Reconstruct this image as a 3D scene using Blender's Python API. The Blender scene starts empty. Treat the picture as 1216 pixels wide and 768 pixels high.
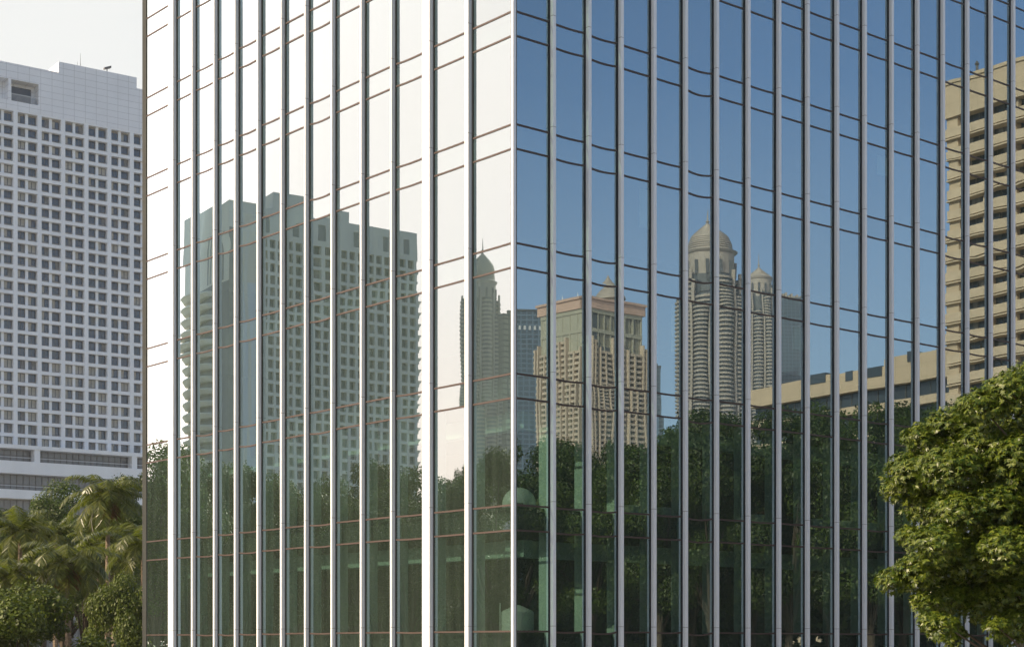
import bpy, bmesh, math, random
import numpy as np
from mathutils import Vector, Matrix
random.seed(7); RNG = np.random.default_rng(7)
S = bpy.context.scene
COL = S.collection
rad = math.radians

# ---------------------------------------------------------------- camera, world, sun, exposure
F = 1981.0; CX = 608.0; HY = 766.0; ZC = 4.2      # focal length and horizon of the view, eye height
cam = bpy.data.objects.new('camera', bpy.data.cameras.new('camera')); COL.objects.link(cam)
cam.location = (0, 0, ZC); cam.rotation_euler = (rad(90), 0, 0)
cam.data.sensor_width = 36; cam.data.lens = F / 1216 * 36
cam.data.shift_y = (HY - 384) / 1216
cam.data.clip_start = .2; cam.data.clip_end = 12000
S.camera = cam
SUN_AZ = (-.91, -.41); SUN_EL = 32
SKY_STRENGTH = .095; SUN_STRENGTH = 4.0; EXPOSURE = 0.75
az = math.atan2(SUN_AZ[0], SUN_AZ[1])
w = bpy.data.worlds.new('World'); S.world = w; w.use_nodes = True
nt = w.node_tree; nt.nodes.clear()
def N(t, **k):
    n = nt.nodes.new(t)
    for a, b in k.items(): setattr(n, a, b)
    return n
out = N('ShaderNodeOutputWorld'); sky = N('ShaderNodeTexSky', sky_type='NISHITA')
sky.sun_disc = False; sky.sun_elevation = rad(SUN_EL); sky.sun_rotation = az
sky.altitude = 20; sky.air_density = 1.0; sky.dust_density = .3; sky.ozone_density = 2.3
bg = N('ShaderNodeBackground'); bg.inputs[1].default_value = SKY_STRENGTH
hmix = N('ShaderNodeMix', data_type='RGBA'); nt.links.new(sky.outputs[0], hmix.inputs['A']); hmix.inputs['B'].default_value = (5.6, 6.0, 6.1, 1); nt.links.new(hmix.outputs['Result'], bg.inputs[0])
# thin bright cloud veil over the north-west half of the sky
tc = N('ShaderNodeTexCoord')
nrm = N('ShaderNodeVectorMath', operation='NORMALIZE'); nt.links.new(tc.outputs['Generated'], nrm.inputs[0])
dt = N('ShaderNodeVectorMath', operation='DOT_PRODUCT'); nt.links.new(nrm.outputs[0], dt.inputs[0])
dt.inputs[1].default_value = (-.96, .28, .05)
nz = N('ShaderNodeTexNoise'); nz.inputs['Scale'].default_value = 2.2; nz.inputs['Detail'].default_value = 4
nt.links.new(nrm.outputs[0], nz.inputs['Vector'])
ma = N('ShaderNodeMath', operation='MULTIPLY_ADD'); nt.links.new(nz.outputs[0], ma.inputs[0])
ma.inputs[1].default_value = .35; nt.links.new(dt.outputs['Value'], ma.inputs[2])
mr = N('ShaderNodeMapRange', interpolation_type='SMOOTHSTEP'); nt.links.new(ma.outputs[0], mr.inputs['Value'])
mr.inputs['From Min'].default_value = .15; mr.inputs['From Max'].default_value = .72
mr.inputs['To Min'].default_value = 0; mr.inputs['To Max'].default_value = .96
sp = N('ShaderNodeSeparateXYZ'); nt.links.new(nrm.outputs[0], sp.inputs[0])
hf = N('ShaderNodeMapRange'); nt.links.new(sp.outputs['Z'], hf.inputs['Value']); hf.inputs['From Min'].default_value = .32; hf.inputs['From Max'].default_value = .04; hf.inputs['To Max'].default_value = .7; nt.links.new(hf.outputs[0], hmix.inputs['Factor'])
rp = N('ShaderNodeValToRGB'); nt.links.new(sp.outputs['Z'], rp.inputs[0])
rp.color_ramp.elements[0].position = 0.0; rp.color_ramp.elements[0].color = (1.0, .86, .72, 1)
rp.color_ramp.elements[1].position = .22; rp.color_ramp.elements[1].color = (.93, .95, .93, 1)
bg2 = N('ShaderNodeBackground'); 
wm = N('ShaderNodeMix', data_type='RGBA', blend_type='MULTIPLY'); nt.links.new(rp.outputs[0], wm.inputs['A']); wm.inputs['B'].default_value = (1.0, .73, .63, 1)
nt.links.new(wm.outputs['Result'], bg2.inputs[0]); 
vw = N('ShaderNodeVectorMath', operation='DOT_PRODUCT'); nt.links.new(nrm.outputs[0], vw.inputs[0]); vw.inputs[1].default_value = (-.97, .24, .0)
vr = N('ShaderNodeMapRange', interpolation_type='SMOOTHSTEP'); nt.links.new(vw.outputs['Value'], vr.inputs['Value'])
vr.inputs['From Min'].default_value = .5; vr.inputs['From Max'].default_value = .95; vr.inputs['To Min'].default_value = .58; vr.inputs['To Max'].default_value = 2.0
nt.links.new(vr.outputs[0], bg2.inputs[1])
v2 = N('ShaderNodeMapRange'); nt.links.new(vw.outputs['Value'], v2.inputs['Value']); v2.inputs['From Min'].default_value = .5; v2.inputs['From Max'].default_value = .95; nt.links.new(v2.outputs[0], wm.inputs['Factor'])
mx = N('ShaderNodeMixShader'); nt.links.new(mr.outputs[0], mx.inputs[0])
nt.links.new(bg.outputs[0], mx.inputs[1]); nt.links.new(bg2.outputs[0], mx.inputs[2]); nt.links.new(mx.outputs[0], out.inputs[0])
sl = bpy.data.lights.new('sun', 'SUN'); sl.energy = SUN_STRENGTH; sl.angle = rad(.53); sl.color = (1, .80, .55)
so = bpy.data.objects.new('sun', sl); COL.objects.link(so)
sd = Vector((SUN_AZ[0] * math.cos(rad(SUN_EL)), SUN_AZ[1] * math.cos(rad(SUN_EL)), math.sin(rad(SUN_EL))))
so.rotation_euler = sd.to_track_quat('Z', 'Y').to_euler(); so.location = (-80, -60, 80)
S.view_settings.view_transform = 'Standard'; S.view_settings.look = 'None'
S.view_settings.exposure = EXPOSURE; S.view_settings.gamma = 1; S.view_settings.use_curve_mapping = False
S.cycles.max_bounces = 8; S.cycles.transparent_max_bounces = 24; S.cycles.glossy_bounces = 4
S.cycles.caustics_reflective = False; S.cycles.caustics_refractive = False

# ---------------------------------------------------------------- frames (facade planes)
P = np.array([.05, 49.5])                               # the glass corner
DL = np.array([-.6396, .7687]); DR = np.array([.7689, .6394])
NL = np.array([-.7687, -.6396]); NR = np.array([.6394, -.7689])
PXM = F / P[1]
def mir(p, n): return p - 2 * np.dot(p - P, n) * n      # where the thing seen in the glass really stands
class Frame:
    """vertical facade plane: u along it, v outwards, z up. n = glass face it is mirrored in (or None)."""
    def __init__(s, o, d, n=None, toward=None):
        s.o = np.array(o, float); s.d = np.array(d, float) / np.linalg.norm(d); s.n = n
        v = np.array([s.d[1], -s.d[0]])
        if np.dot(v, -s.o if toward is None else np.array(toward)) < 0: v = -v
        s.v = v
        if n is None: ro, rd, rv = s.o, s.d, v
        else: ro = mir(s.o, n); rd = s.d - 2 * np.dot(s.d, n) * n; rv = v - 2 * np.dot(v, n) * n
        s.ro = ro
        inn = -rv
        s.s = 1 if rd[0] * inn[1] - rd[1] * inn[0] > 0 else -1
        x = rd * s.s
        s.ang = math.atan2(x[1], x[0])
    def u(s, px, v=0):
        k = (px - CX) / F; o = s.o + v * s.v
        return (k * o[1] - o[0]) / (s.d[0] - k * s.d[1])
    def z(s, u, py, v=0): return ZC + (HY - py) / F * (s.o[1] + u * s.d[1] + v * s.v[1])
    def loc(s, u=0, v=0):
        x, y = s.s * u, -v; c, q = math.cos(s.ang), math.sin(s.ang)
        return np.array([s.ro[0] + x * c - y * q, s.ro[1] + x * q + y * c])
def at(px, Y): return np.array([(px - CX) / F * Y, Y])

# ---------------------------------------------------------------- mesh builder
class MB:
    def __init__(s): s.v = []; s.f = []; s.m = []; s.smooth = False
    def add(s, vs, fs, m=0):
        b = len(s.v); s.v += [tuple(x) for x in vs]
        for f in fs: s.f.append(tuple(b + i for i in f)); s.m.append(m)
    def box(s, u0, u1, v0, v1, z0, z1, m=0):
        vs = [(a, b, c) for c in (z0, z1) for b in (v0, v1) for a in (u0, u1)]
        s.add(vs, [(0, 1, 3, 2), (4, 6, 7, 5), (0, 4, 5, 1), (2, 3, 7, 6), (0, 2, 6, 4), (1, 5, 7, 3)], m); return s
    def quad(s, a, b, c, d, m=0): s.add([a, b, c, d], [(0, 1, 2, 3)], m); return s
    def loft(s, r0, r1, m=0, caps=True):
        n = len(r0); fs = [(i, (i + 1) % n, n + (i + 1) % n, n + i) for i in range(n)]
        if caps: fs += [tuple(range(n)), tuple(range(n, 2 * n))]
        s.add(list(r0) + list(r1), fs, m); return s
    def prism(s, pts, z0, z1, m=0):
        return s.loft([(a, b, z0) for a, b in pts], [(a, b, z1) for a, b in pts], m)
    def lathe(s, prof, cu=0, cv=0, n=16, m=0, a0=0):
        vs = []; fs = []
        for r, z in prof:
            for i in range(n):
                a = a0 + 2 * math.pi * i / n; vs.append((cu + r * math.cos(a), cv + r * math.sin(a), z))
        for k in range(len(prof) - 1):
            for i in range(n): j = (i + 1) % n; fs.append((k * n + i, k * n + j, (k + 1) * n + j, (k + 1) * n + i))
        fs.append(tuple(range(n))); fs.append(tuple((len(prof) - 1) * n + i for i in range(n)))
        s.add(vs, fs, m); return s
    def tube(s, p, q, r0, r1=None, n=7, m=0):
        p, q = Vector([float(x) for x in p]), Vector([float(x) for x in q]); r0 = float(r0); r1 = r0 if r1 is None else float(r1)
        d = (q - p).normalized(); a = d.orthogonal().normalized(); b = d.cross(a)
        R = [[tuple(c + r * (math.cos(t) * a + math.sin(t) * b)) for t in [2 * math.pi * i / n for i in range(n)]] for c, r in ((p, r0), (q, r1))]
        return s.loft(R[0], R[1], m)
    def mesh(s, name, mats, sgn=1, recalc=True, flip=True):
        me = bpy.data.meshes.new(name)
        vs = [(sgn * a, -b, c) for a, b, c in s.v] if flip else s.v
        me.from_pydata(vs, [], s.f)
        for m in mats: me.materials.append(m)
        if len(mats) > 1: me.polygons.foreach_set('material_index', s.m)
        if recalc:
            bm = bmesh.new(); bm.from_mesh(me); bmesh.ops.recalc_face_normals(bm, faces=bm.faces); bm.to_mesh(me); bm.free()
        if s.smooth: me.polygons.foreach_set('use_smooth', [True] * len(me.polygons))
        me.update(); return me
def tag(o, label=None, cat=None, group=None, kind=None):
    if label: o['label'] = label
    if cat: o['category'] = cat
    if group: o['group'] = group
    if kind: o['kind'] = kind
    return o
def thing(name, label, cat, frame=None, loc=None, group=None):
    o = bpy.data.objects.new(name, None); COL.objects.link(o); o.empty_display_size = 1
    p = frame.ro if frame is not None else loc
    o.location = (float(p[0]), float(p[1]), float(p[2]) if len(p) > 2 else 0)
    return tag(o, label, cat, group)
def link(name, me, parent=None, loc=(0, 0, 0), ang=0):
    o = bpy.data.objects.new(name, me); COL.objects.link(o)
    o.location = loc; o.rotation_euler = (0, 0, ang); o.parent = parent; return o
def part(name, mb, mats, parent, frame, recalc=True):
    """a mesh part built in the frame's (u,v,z), under a thing (its empty has no rotation) or under another part"""
    if not isinstance(mats, (list, tuple)): mats = [mats]
    me = mb.mesh(name, mats, frame.s, recalc)
    if parent is not None and parent.type == 'MESH': return link(name, me, parent)
    b = parent.location
    return link(name, me, parent, (float(frame.ro[0]) - b.x, float(frame.ro[1]) - b.y, -b.z), frame.ang)
def clone(o, parent, **k):
    c = o.copy(); COL.objects.link(c); c.parent = parent
    for a, b in k.items(): setattr(c, a, b)
    return c
def copy_tree(o, parent=None):
    c = o.copy(); COL.objects.link(c); c.parent = parent
    for ch in list(o.children): copy_tree(ch, c)
    return c

# ---------------------------------------------------------------- materials
def mat(name, col, rough=.7, var=.12, scale=.6, metal=0, bump=0, spec=.4, grid=None, streak=0, island=0):
    m = bpy.data.materials.new(name); m.use_nodes = True; t = m.node_tree; n = t.nodes; b = n['Principled BSDF']
    b.inputs['Roughness'].default_value = rough; b.inputs['Metallic'].default_value = metal
    b.inputs['Specular IOR Level'].default_value = spec
    tc = n.new('ShaderNodeTexCoord'); nz = n.new('ShaderNodeTexNoise'); nz.inputs['Scale'].default_value = scale
    nz.inputs['Detail'].default_value = 5; nz.inputs['Roughness'].default_value = .65
    mp = n.new('ShaderNodeMapping'); t.links.new(tc.outputs['Object'], mp.inputs[0])
    if streak: mp.inputs['Scale'].default_value = (1, 1, streak)
    t.links.new(mp.outputs[0], nz.inputs['Vector'])
    mr = n.new('ShaderNodeMapRange'); t.links.new(nz.outputs[0], mr.inputs[0])
    mr.inputs['From Min'].default_value = .25; mr.inputs['From Max'].default_value = .75
    mr.inputs['To Min'].default_value = 1 - var; mr.inputs['To Max'].default_value = 1 + var
    last = mr.outputs[0]
    if island:
        g = n.new('ShaderNodeNewGeometry'); m2 = n.new('ShaderNodeMapRange'); t.links.new(g.outputs['Random Per Island'], m2.inputs[0])
        m2.inputs['To Min'].default_value = 1 - island; m2.inputs['To Max'].default_value = 1 + island
        mm = n.new('ShaderNodeMath'); mm.operation = 'MULTIPLY'; t.links.new(last, mm.inputs[0]); t.links.new(m2.outputs[0], mm.inputs[1]); last = mm.outputs[0]
    vm = n.new('ShaderNodeVectorMath'); vm.operation = 'SCALE'; vm.inputs[0].default_value = col; t.links.new(last, vm.inputs['Scale'])
    colour = vm.outputs[0]
    if grid:                       # panel joints: (width, height, joint, darkness) in the facade's own x / z
        sx = n.new('ShaderNodeSeparateXYZ'); t.links.new(tc.outputs['Object'], sx.inputs[0]); fs = []
        for ax, sz in (('X', grid[0]), ('Z', grid[1])):
            d = n.new('ShaderNodeMath'); d.operation = 'DIVIDE'; t.links.new(sx.outputs[ax], d.inputs[0]); d.inputs[1].default_value = sz
            f = n.new('ShaderNodeMath'); f.operation = 'FRACT'; t.links.new(d.outputs[0], f.inputs[0])
            l = n.new('ShaderNodeMath'); l.operation = 'LESS_THAN'; t.links.new(f.outputs[0], l.inputs[0]); l.inputs[1].default_value = grid[2] / sz; fs.append(l)
        mxx = n.new('ShaderNodeMath'); mxx.operation = 'MAXIMUM'; t.links.new(fs[0].outputs[0], mxx.inputs[0]); t.links.new(fs[1].outputs[0], mxx.inputs[1])
        mi = n.new('ShaderNodeMix'); mi.data_type = 'RGBA'; t.links.new(mxx.outputs[0], mi.inputs['Factor'])
        t.links.new(colour, mi.inputs['A']); mi.inputs['B'].default_value = (*[c * grid[3] for c in col], 1); colour = mi.outputs['Result']
    t.links.new(colour, b.inputs['Base Color'])
    if bump:
        bp = n.new('ShaderNodeBump'); bp.inputs['Strength'].default_value = bump; t.links.new(nz.outputs[0], bp.inputs['Height']); t.links.new(bp.outputs[0], b.inputs['Normal'])
    return m
def leafmat(name, col, trans=(.10, .16, .015), tw=.35, rough=.5, var=.45, col2=None):
    m = bpy.data.materials.new(name); m.use_nodes = True; t = m.node_tree; n = t.nodes; b = n['Principled BSDF']; o = n['Material Output']
    g = n.new('ShaderNodeNewGeometry'); mi = n.new('ShaderNodeMix'); mi.data_type = 'RGBA'
    t.links.new(g.outputs['Random Per Island'], mi.inputs['Factor'])
    mi.inputs['A'].default_value = (*[c * (1 - var) for c in col], 1); mi.inputs['B'].default_value = (*(col2 or [c * (1 + var) for c in col]), 1)
    t.links.new(mi.outputs['Result'], b.inputs['Base Color']); b.inputs['Roughness'].default_value = rough; b.inputs['Specular IOR Level'].default_value = .35
    tr = n.new('ShaderNodeBsdfTranslucent'); tr.inputs[0].default_value = (*trans, 1); ms = n.new('ShaderNodeMixShader'); ms.inputs[0].default_value = tw
    t.links.new(b.outputs[0], ms.inputs[1]); t.links.new(tr.outputs[0], ms.inputs[2]); t.links.new(ms.outputs[0], o.inputs[0]); return m
def glassmat(name, refl, tint, base=.55, rough=.0):
    """coated curtain-wall glass: a mirror-like coating over a tinted clear sheet"""
    m = bpy.data.materials.new(name); m.use_nodes = True; t = m.node_tree; n = t.nodes; n.remove(n['Principled BSDF']); o = n['Material Output']
    gl = n.new('ShaderNodeBsdfGlossy'); gl.inputs['Color'].default_value = (*refl, 1); gl.inputs['Roughness'].default_value = rough
    tr = n.new('ShaderNodeBsdfTransparent'); tr.inputs[0].default_value = (*tint, 1)
    fr = n.new('ShaderNodeLayerWeight'); fr.inputs['Blend'].default_value = .12
    mr = n.new('ShaderNodeMapRange'); t.links.new(fr.outputs['Fresnel'], mr.inputs[0]); mr.inputs['To Min'].default_value = base; mr.inputs['To Max'].default_value = 1
    ms = n.new('ShaderNodeMixShader'); t.links.new(mr.outputs[0], ms.inputs[0]); t.links.new(tr.outputs[0], ms.inputs[1]); t.links.new(gl.outputs[0], ms.inputs[2])
    g = n.new('ShaderNodeNewGeometry'); m3 = n.new('ShaderNodeMapRange'); t.links.new(g.outputs['Random Per Island'], m3.inputs[0]); m3.inputs['To Min'].default_value = .94; m3.inputs['To Max'].default_value = 1.04
    vs = n.new('ShaderNodeVectorMath'); vs.operation = 'SCALE'; vs.inputs[0].default_value = refl; t.links.new(m3.outputs[0], vs.inputs['Scale']); t.links.new(vs.outputs[0], gl.inputs['Color'])
    # a thin film of city dust, uneven and streaked downwards
    df = n.new('ShaderNodeBsdfDiffuse'); df.inputs[0].default_value = (.48, .66, .52, 1); tc = n.new('ShaderNodeTexCoord'); mp = n.new('ShaderNodeMapping'); mp.inputs['Scale'].default_value = (3, 3, .25)
    nz = n.new('ShaderNodeTexNoise'); nz.inputs['Scale'].default_value = 1.3; nz.inputs['Detail'].default_value = 5; t.links.new(tc.outputs['Object'], mp.inputs[0]); t.links.new(mp.outputs[0], nz.inputs['Vector'])
    m2 = n.new('ShaderNodeMapRange'); t.links.new(nz.outputs[0], m2.inputs[0]); m2.inputs['From Min'].default_value = .3; m2.inputs['From Max'].default_value = .75; m2.inputs['To Min'].default_value = .028; m2.inputs['To Max'].default_value = .058
    md = n.new('ShaderNodeMixShader'); t.links.new(m2.outputs[0], md.inputs[0]); t.links.new(ms.outputs[0], md.inputs[1]); t.links.new(df.outputs[0], md.inputs[2])
    t.links.new(md.outputs[0], o.inputs[0]); return m
M = {}
M['glass'] = glassmat('coated_glass', (.68, .865, .98), (.49, .645, .60), .45)
M['fin'] = mat('white_aluminium', (.83, .86, .89), .34, .04, .8, spec=.5, streak=.05)
M['joint'] = mat('sealant', (.28, .27, .26), .8, .1, 1)
M['fin_reflection'] = mat('dark_fin_reflection', (.02, .022, .025), .5, .1, 1)
M['transom'] = mat('bronze_transom', (.075, .055, .048), .45, .15, 2)
M['slab'] = mat('slab_edge', (.06, .07, .065), .8, .2, 1)
M['teal'] = mat('pale_green_paint', (.62, .74, .68), .6, .08, 1)
M['bulkhead'] = mat('green_bulkhead', (.46, .58, .53), .6, .08, 1)
M['dark'] = mat('dark_interior', (.035, .04, .038), .8, .3, .5)
M['concrete'] = mat('concrete', (.36, .35, .33), .85, .15, .5)
M['blind'] = mat('roller_blind', (.62, .64, .60), .9, .05, 1)
M['hotel'] = mat('white_hotel_cladding', (.78, .80, .83), .7, .06, .12, grid=(2.9, 1.65, .12, .72))
M['hotel_plain'] = mat('white_hotel_render', (.80, .82, .84), .7, .07, .15, streak=.2)
M['hotel_warm'] = mat('warm_white_render', (.86, .81, .72), .7, .07, .15, streak=.2)
M['hotel_side'] = mat('warm_lit_hotel_render', (.88, .80, .66), .7, .08, .15, streak=.2)  # warm light on the end wing and balconies is put into this cream
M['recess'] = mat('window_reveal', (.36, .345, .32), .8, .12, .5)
M['pane'] = mat('hotel_pane', (.03, .065, .11), .08, .3, .2, spec=.9)
M['pane_dark'] = mat('dark_ribbon_glass', (.035, .045, .055), .12, .4, .1, spec=.7, island=.4)
M['curtain'] = mat('net_curtain', (.44, .43, .39), .9, .2, 1.4)
M['curtain_dim'] = mat('drawn_curtain', (.22, .23, .23), .9, .3, 1.2)
M['frame'] = mat('dark_window_frame', (.10, .10, .10), .5, .1, 1)
M['rail'] = mat('pale_railing', (.45, .47, .48), .5, .1, 1)
M['beige'] = mat('beige_concrete', (.50, .40, .28), .8, .10, .12, grid=(3.4, 2.6, .10, .82))
M['beige_band'] = mat('stained_beige_band', (.52, .42, .30), .8, .16, .35)
M['pink'] = mat('pink_stone', (.52, .36, .28), .8, .12, .2)
M['palegreen'] = mat('pale_green_stone', (.36, .35, .27), .7, .1, .1)
M['balcony'] = mat('pale_balcony', (.46, .38, .29), .8, .12, .05)
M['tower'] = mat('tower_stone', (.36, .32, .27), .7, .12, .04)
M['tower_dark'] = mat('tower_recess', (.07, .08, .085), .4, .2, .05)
M['tower_roof'] = mat('ribbed_roof_metal', (.33, .29, .24), .5, .15, .08)
M['bluegrid'] = mat('blue_glass_grid', (.05, .075, .10), .35, .2, .03, spec=.4, grid=(4.2, 3.6, .9, 2.0))
M['greygrid'] = mat('grey_facade_grid', (.30, .28, .24), .6, .15, .03, grid=(5, 3.6, 1.2, .45))
M['ground'] = mat('ground', (.20, .20, .17), .95, .3, .05)
M['pave'] = mat('plaza_paving', (.30, .28, .25), .85, .12, .4, grid=(1.2, 1.2, .02, .6))
M['asphalt'] = mat('asphalt', (.05, .05, .052), .9, .2, .6)
M['bark'] = mat('bark', (.08, .062, .045), .95, .35, 3, bump=.4)
M['palmbark'] = mat('palm_bark', (.22, .17, .12), .95, .3, 6, bump=.4)
M['chair'] = mat('red_upholstery', (.20, .05, .03), .8, .2, 2)
M['white'] = mat('white_lacquer', (.75, .76, .72), .4, .04, 1)
M['leafA'] = leafmat('leaf_deep_green', (.022, .048, .008), (.07, .12, .01), .22, col2=(.06, .09, .012))
M['leafB'] = leafmat('leaf_mid_green', (.032, .065, .012), (.10, .17, .012), .26, col2=(.08, .12, .016))
M['leafF'] = leafmat('leaf_sunlit_yellow_green', (.028, .072, .006), (.11, .20, .010), .16, rough=.36, var=.3, col2=(.15, .18, .02))
M['palm'] = leafmat('palm_frond_green', (.04, .075, .012), (.18, .23, .02), .34, rough=.3, col2=(.15, .16, .03))
M['palmdry'] = leafmat('dry_palm_skirt', (.16, .09, .03), (.2, .1, .02), .3, col2=(.26, .15, .05))

# ---------------------------------------------------------------- ground
g = MB(); g.box(-2250, 2250, -2250, 2250, -.6, 0)
tag(link('ground', g.mesh('ground', [M['ground']])), kind='structure')
g = MB(); g.box(-46, 46, -62, 30, .0, .12)
tag(link('plaza', g.mesh('plaza', [M['pave']]), None, (4, 42, 0), 0), kind='structure')
g = MB(); g.box(-200, 200, -5, 5, .0, .006)
tag(link('road', g.mesh('road', [M['asphalt']]), None, (0, -6, 0), 0), kind='structure')

# ---------------------------------------------------------------- the air
hz = bpy.data.materials.new('haze_air'); hz.use_nodes = True; hn = hz.node_tree; hn.nodes.remove(hn.nodes['Principled BSDF'])
pv = hn.nodes.new('ShaderNodeVolumePrincipled'); pv.inputs['Color'].default_value = (.92, .95, 1, 1); pv.inputs['Density'].default_value = .0001; pv.inputs['Anisotropy'].default_value = .35
hn.links.new(pv.outputs[0], hn.nodes['Material Output'].inputs['Volume'])
g = MB(); g.box(-2300, 2300, -2300, 2300, -1.6, 470)
tag(link('haze', g.mesh('haze', [hz])), kind='stuff')
S.cycles.volume_bounces = 1

# ---------------------------------------------------------------- the glass office building
FL = Frame(P, DL, None, NL); FR = Frame(P, DR, None, NR)
ob = thing('glass_office_building', 'glass office block with white vertical fins, seen at its corner', 'building', loc=(P[0], P[1], 0))
pairs = [(h1 / PXM + ZC, h2 / PXM + ZC) for h1, h2 in ((1394, 1365), (1266, 1237), (1138, 1109), (1010, 981), (882, 853), (753, 724), (619, 590), (478, 449), (323, 294), (167, 137), (17, -13))]
ZTOP = 1460 / PXM + ZC
LB = [561, 515, 470, 434, 399, 367.5, 339, 311, 284, 259, 233, 210]
LW = [.19, .40, .10, .10, .10, .10, .11, .11, .11, .11, .12, .42]
RB = [652.7, 695, 733.5, 772.5, 810, 847, 884.4, 921, 955, 990, 1023, 1055, 1085.6, 1116, 1145, 1173, 1199.7, 1225, 1249, 1272]
uL = [FL.u(x) for x in LB]; endL = FL.u(174.5)
uR = [FR.u(x) for x in RB]; endR = FR.u(1296)
for us, ws, fr, dp in ((uL, LW, FL, .155), (uR, [.13] * len(uR), FR, .145)):
    for u, wd in zip(us, ws):
        b = MB(); b.box(u, u + wd, 0.012, dp, 0, ZTOP + .6)
        b.box(u + .012, u + wd - .012, dp - .001, dp + .012, 0, ZTOP + .6)      # nosing strip
        for a in pairs: b.box(u - .002, u + wd + .002, .014, dp + .0135, a[0] + .16, a[0] + .172, 1)   # splice joints
        part('fin', b, [M['fin'], M['joint']], ob, fr)
        b = MB(); b.box(u - .05, u - .001, .003, .03, 0, ZTOP); part('fin_reflection', b, M['fin_reflection'], ob, fr)  # dark strip painted in for the fin's own reflection in the glass
b = MB(); b.box(-.035, .06, -.06, .05, 0, ZTOP + .6); part('corner_post', b, M['fin'], ob, FL)
for fr in (FL, FR): b = MB(); b.box(.064, .10, -.03, .03, 0, ZTOP + .6); part('corner_gasket', b, M['frame'], ob, fr)
b = MB(); b.box(endL, endL + .34, -.6, .03, 0, ZTOP); part('end_trim', b, M['dark'], ob, FL)
SAG = {}
for fr, us, e in ((FL, uL, endL), (FR, uR, endR)):
    lims = [.10] + list(us) + [e]
    sag = [random.choice((0, .012, .02, .03, .045)) for _ in lims]
    if fr is FR: sag[5] = .085; sag[2] = .05; sag[0] = .0
    else: sag[9] = .05; sag[10] = .05; sag[0] = sag[1] = .004
    for a in pairs:
        for z in a:
            b = MB(); first = True; hh = .027
            for i in range(len(lims) - 1):
                u0, u1 = lims[i], lims[i + 1]; n_ = 6; g_ = random.gauss(1, .25)
                for q in range(n_):
                    x0, x1 = q / n_, (q + 1) / n_; za = z - sag[i] * g_ * (1 - (2 * x0 - 1) ** 2); zb_ = z - sag[i] * g_ * (1 - (2 * x1 - 1) ** 2)
                    ua, ub = u0 + (u1 - u0) * x0, u0 + (u1 - u0) * x1
                    b.loft([(ua, -.03, za - hh), (ua, .022, za - hh), (ua, .022, za + hh), (ua, -.03, za + hh)], [(ub, -.03, zb_ - hh), (ub, .022, zb_ - hh), (ub, .022, zb_ + hh), (ub, -.03, zb_ + hh)], caps=q in (0, n_ - 1))
            part('transom', b, M['transom'], ob, fr)
# windows: one gently bowed sheet each for the vision pane and the spandrel pane of a bay and storey
def sheet(b, u0, u1, z0, z1, nu=5, nz=8):
    au, aw, pc = random.gauss(0, .00052), random.gauss(0, .00036), random.gauss(.00012, .0003)
    w2 = (u1 - u0) / 2; h2 = (z1 - z0) / 2; base = len(b.v); k2 = random.gauss(0, .00007)
    for j in range(nz + 1):
        for i in range(nu + 1):
            x = 2 * i / nu - 1; y = 2 * j / nz - 1
            v = au * x * w2 + aw * y * h2 + pc * (1 - x * x) * (1 - y ** 4) + k2 * math.sin(3 * y + x)
            b.v.append((u0 + (u1 - u0) * i / nu, v, z0 + (z1 - z0) * j / nz))
    for j in range(nz):
        for i in range(nu):
            q = base + j * (nu + 1) + i; b.f.append((q, q + 1, q + nu + 2, q + nu + 1)); b.m.append(0)
wins = []
for fr, us, e in ((FL, [0.0] + uL + [endL], 0), (FR, [0.0] + uR + [endR], 1)):
    for i in range(len(us) - 1):
        u0, u1 = us[i] + (.07 if i == 0 else .03), us[i + 1] - .004
        zl = [ZTOP] + [z for a in pairs for z in a] + [.0]
        for k in range(len(pairs) + 1):
            hi, lo = zl[2 * k], zl[2 * k + 1]                       # vision zone below a pair; then spandrel
            sp_ = (zl[2 * k + 1], zl[2 * k + 2]) if k < len(pairs) else None
            wins.append((fr, i, k, u0, u1, hi, lo, sp_))
def inview(wn):
    fr, i, k, u0, u1, hi, lo, sp_ = wn
    Yd = fr.o[1] + u0 * fr.d[1]; t = HY - (lo - ZC) * F / Yd
    vis = 1 if (hi - ZC) * F / Yd > 0 and (lo - ZC) * F / Yd < 740 else 0
    return vis * (u1 - u0) * (hi - lo) / Yd ** 3
order = sorted(range(len(wins)), key=lambda q: -inview(wins[q])); big = set(order[:100])
rest = {0: MB(), 1: MB()}
for q, (fr, i, k, u0, u1, hi, lo, sp_) in enumerate(wins):
    b = MB() if q in big else rest[0 if fr is FL else 1]; b.smooth = True
    sheet(b, u0, u1, lo, hi)
    if sp_: sheet(b, u0, u1, sp_[1], sp_[0], 5, 3)
    if q in big: part('window', b, M['glass'], ob, fr, False)
for b, fr in ((rest[0], FL), (rest[1], FR)):
    tag(part('window', b, M['glass'], ob, fr, False), kind='stuff')
# inside: slabs, ceiling bulkheads, columns behind the fins, core
def inner(fr, other_dir_len, e, name):
    for q_, a in enumerate(pairs):
        b = MB(); b.box(.35, e - .1, -.9, -.22, a[1] + .02, a[0] - .03); part('slab_edge', b, M['slab'], ob, fr)
        if q_ < 8: continue
        b = MB(); b.box(.9, e - .1, -1.5, -1.15, a[1] - .72, a[1] - .2); part('bulkhead', b, M['bulkhead'], ob, fr)
inner(FL, 0, endL, 'l'); inner(FR, 0, endR, 'r')
for fr, us in ((FL, uL), (FR, uR)):
    for u in us:
        b = MB(); b.box(u - .02, u + .07, -.48, -.05, 0, pairs[8][1]); part('column', b, M['teal'], ob, fr)
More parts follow.
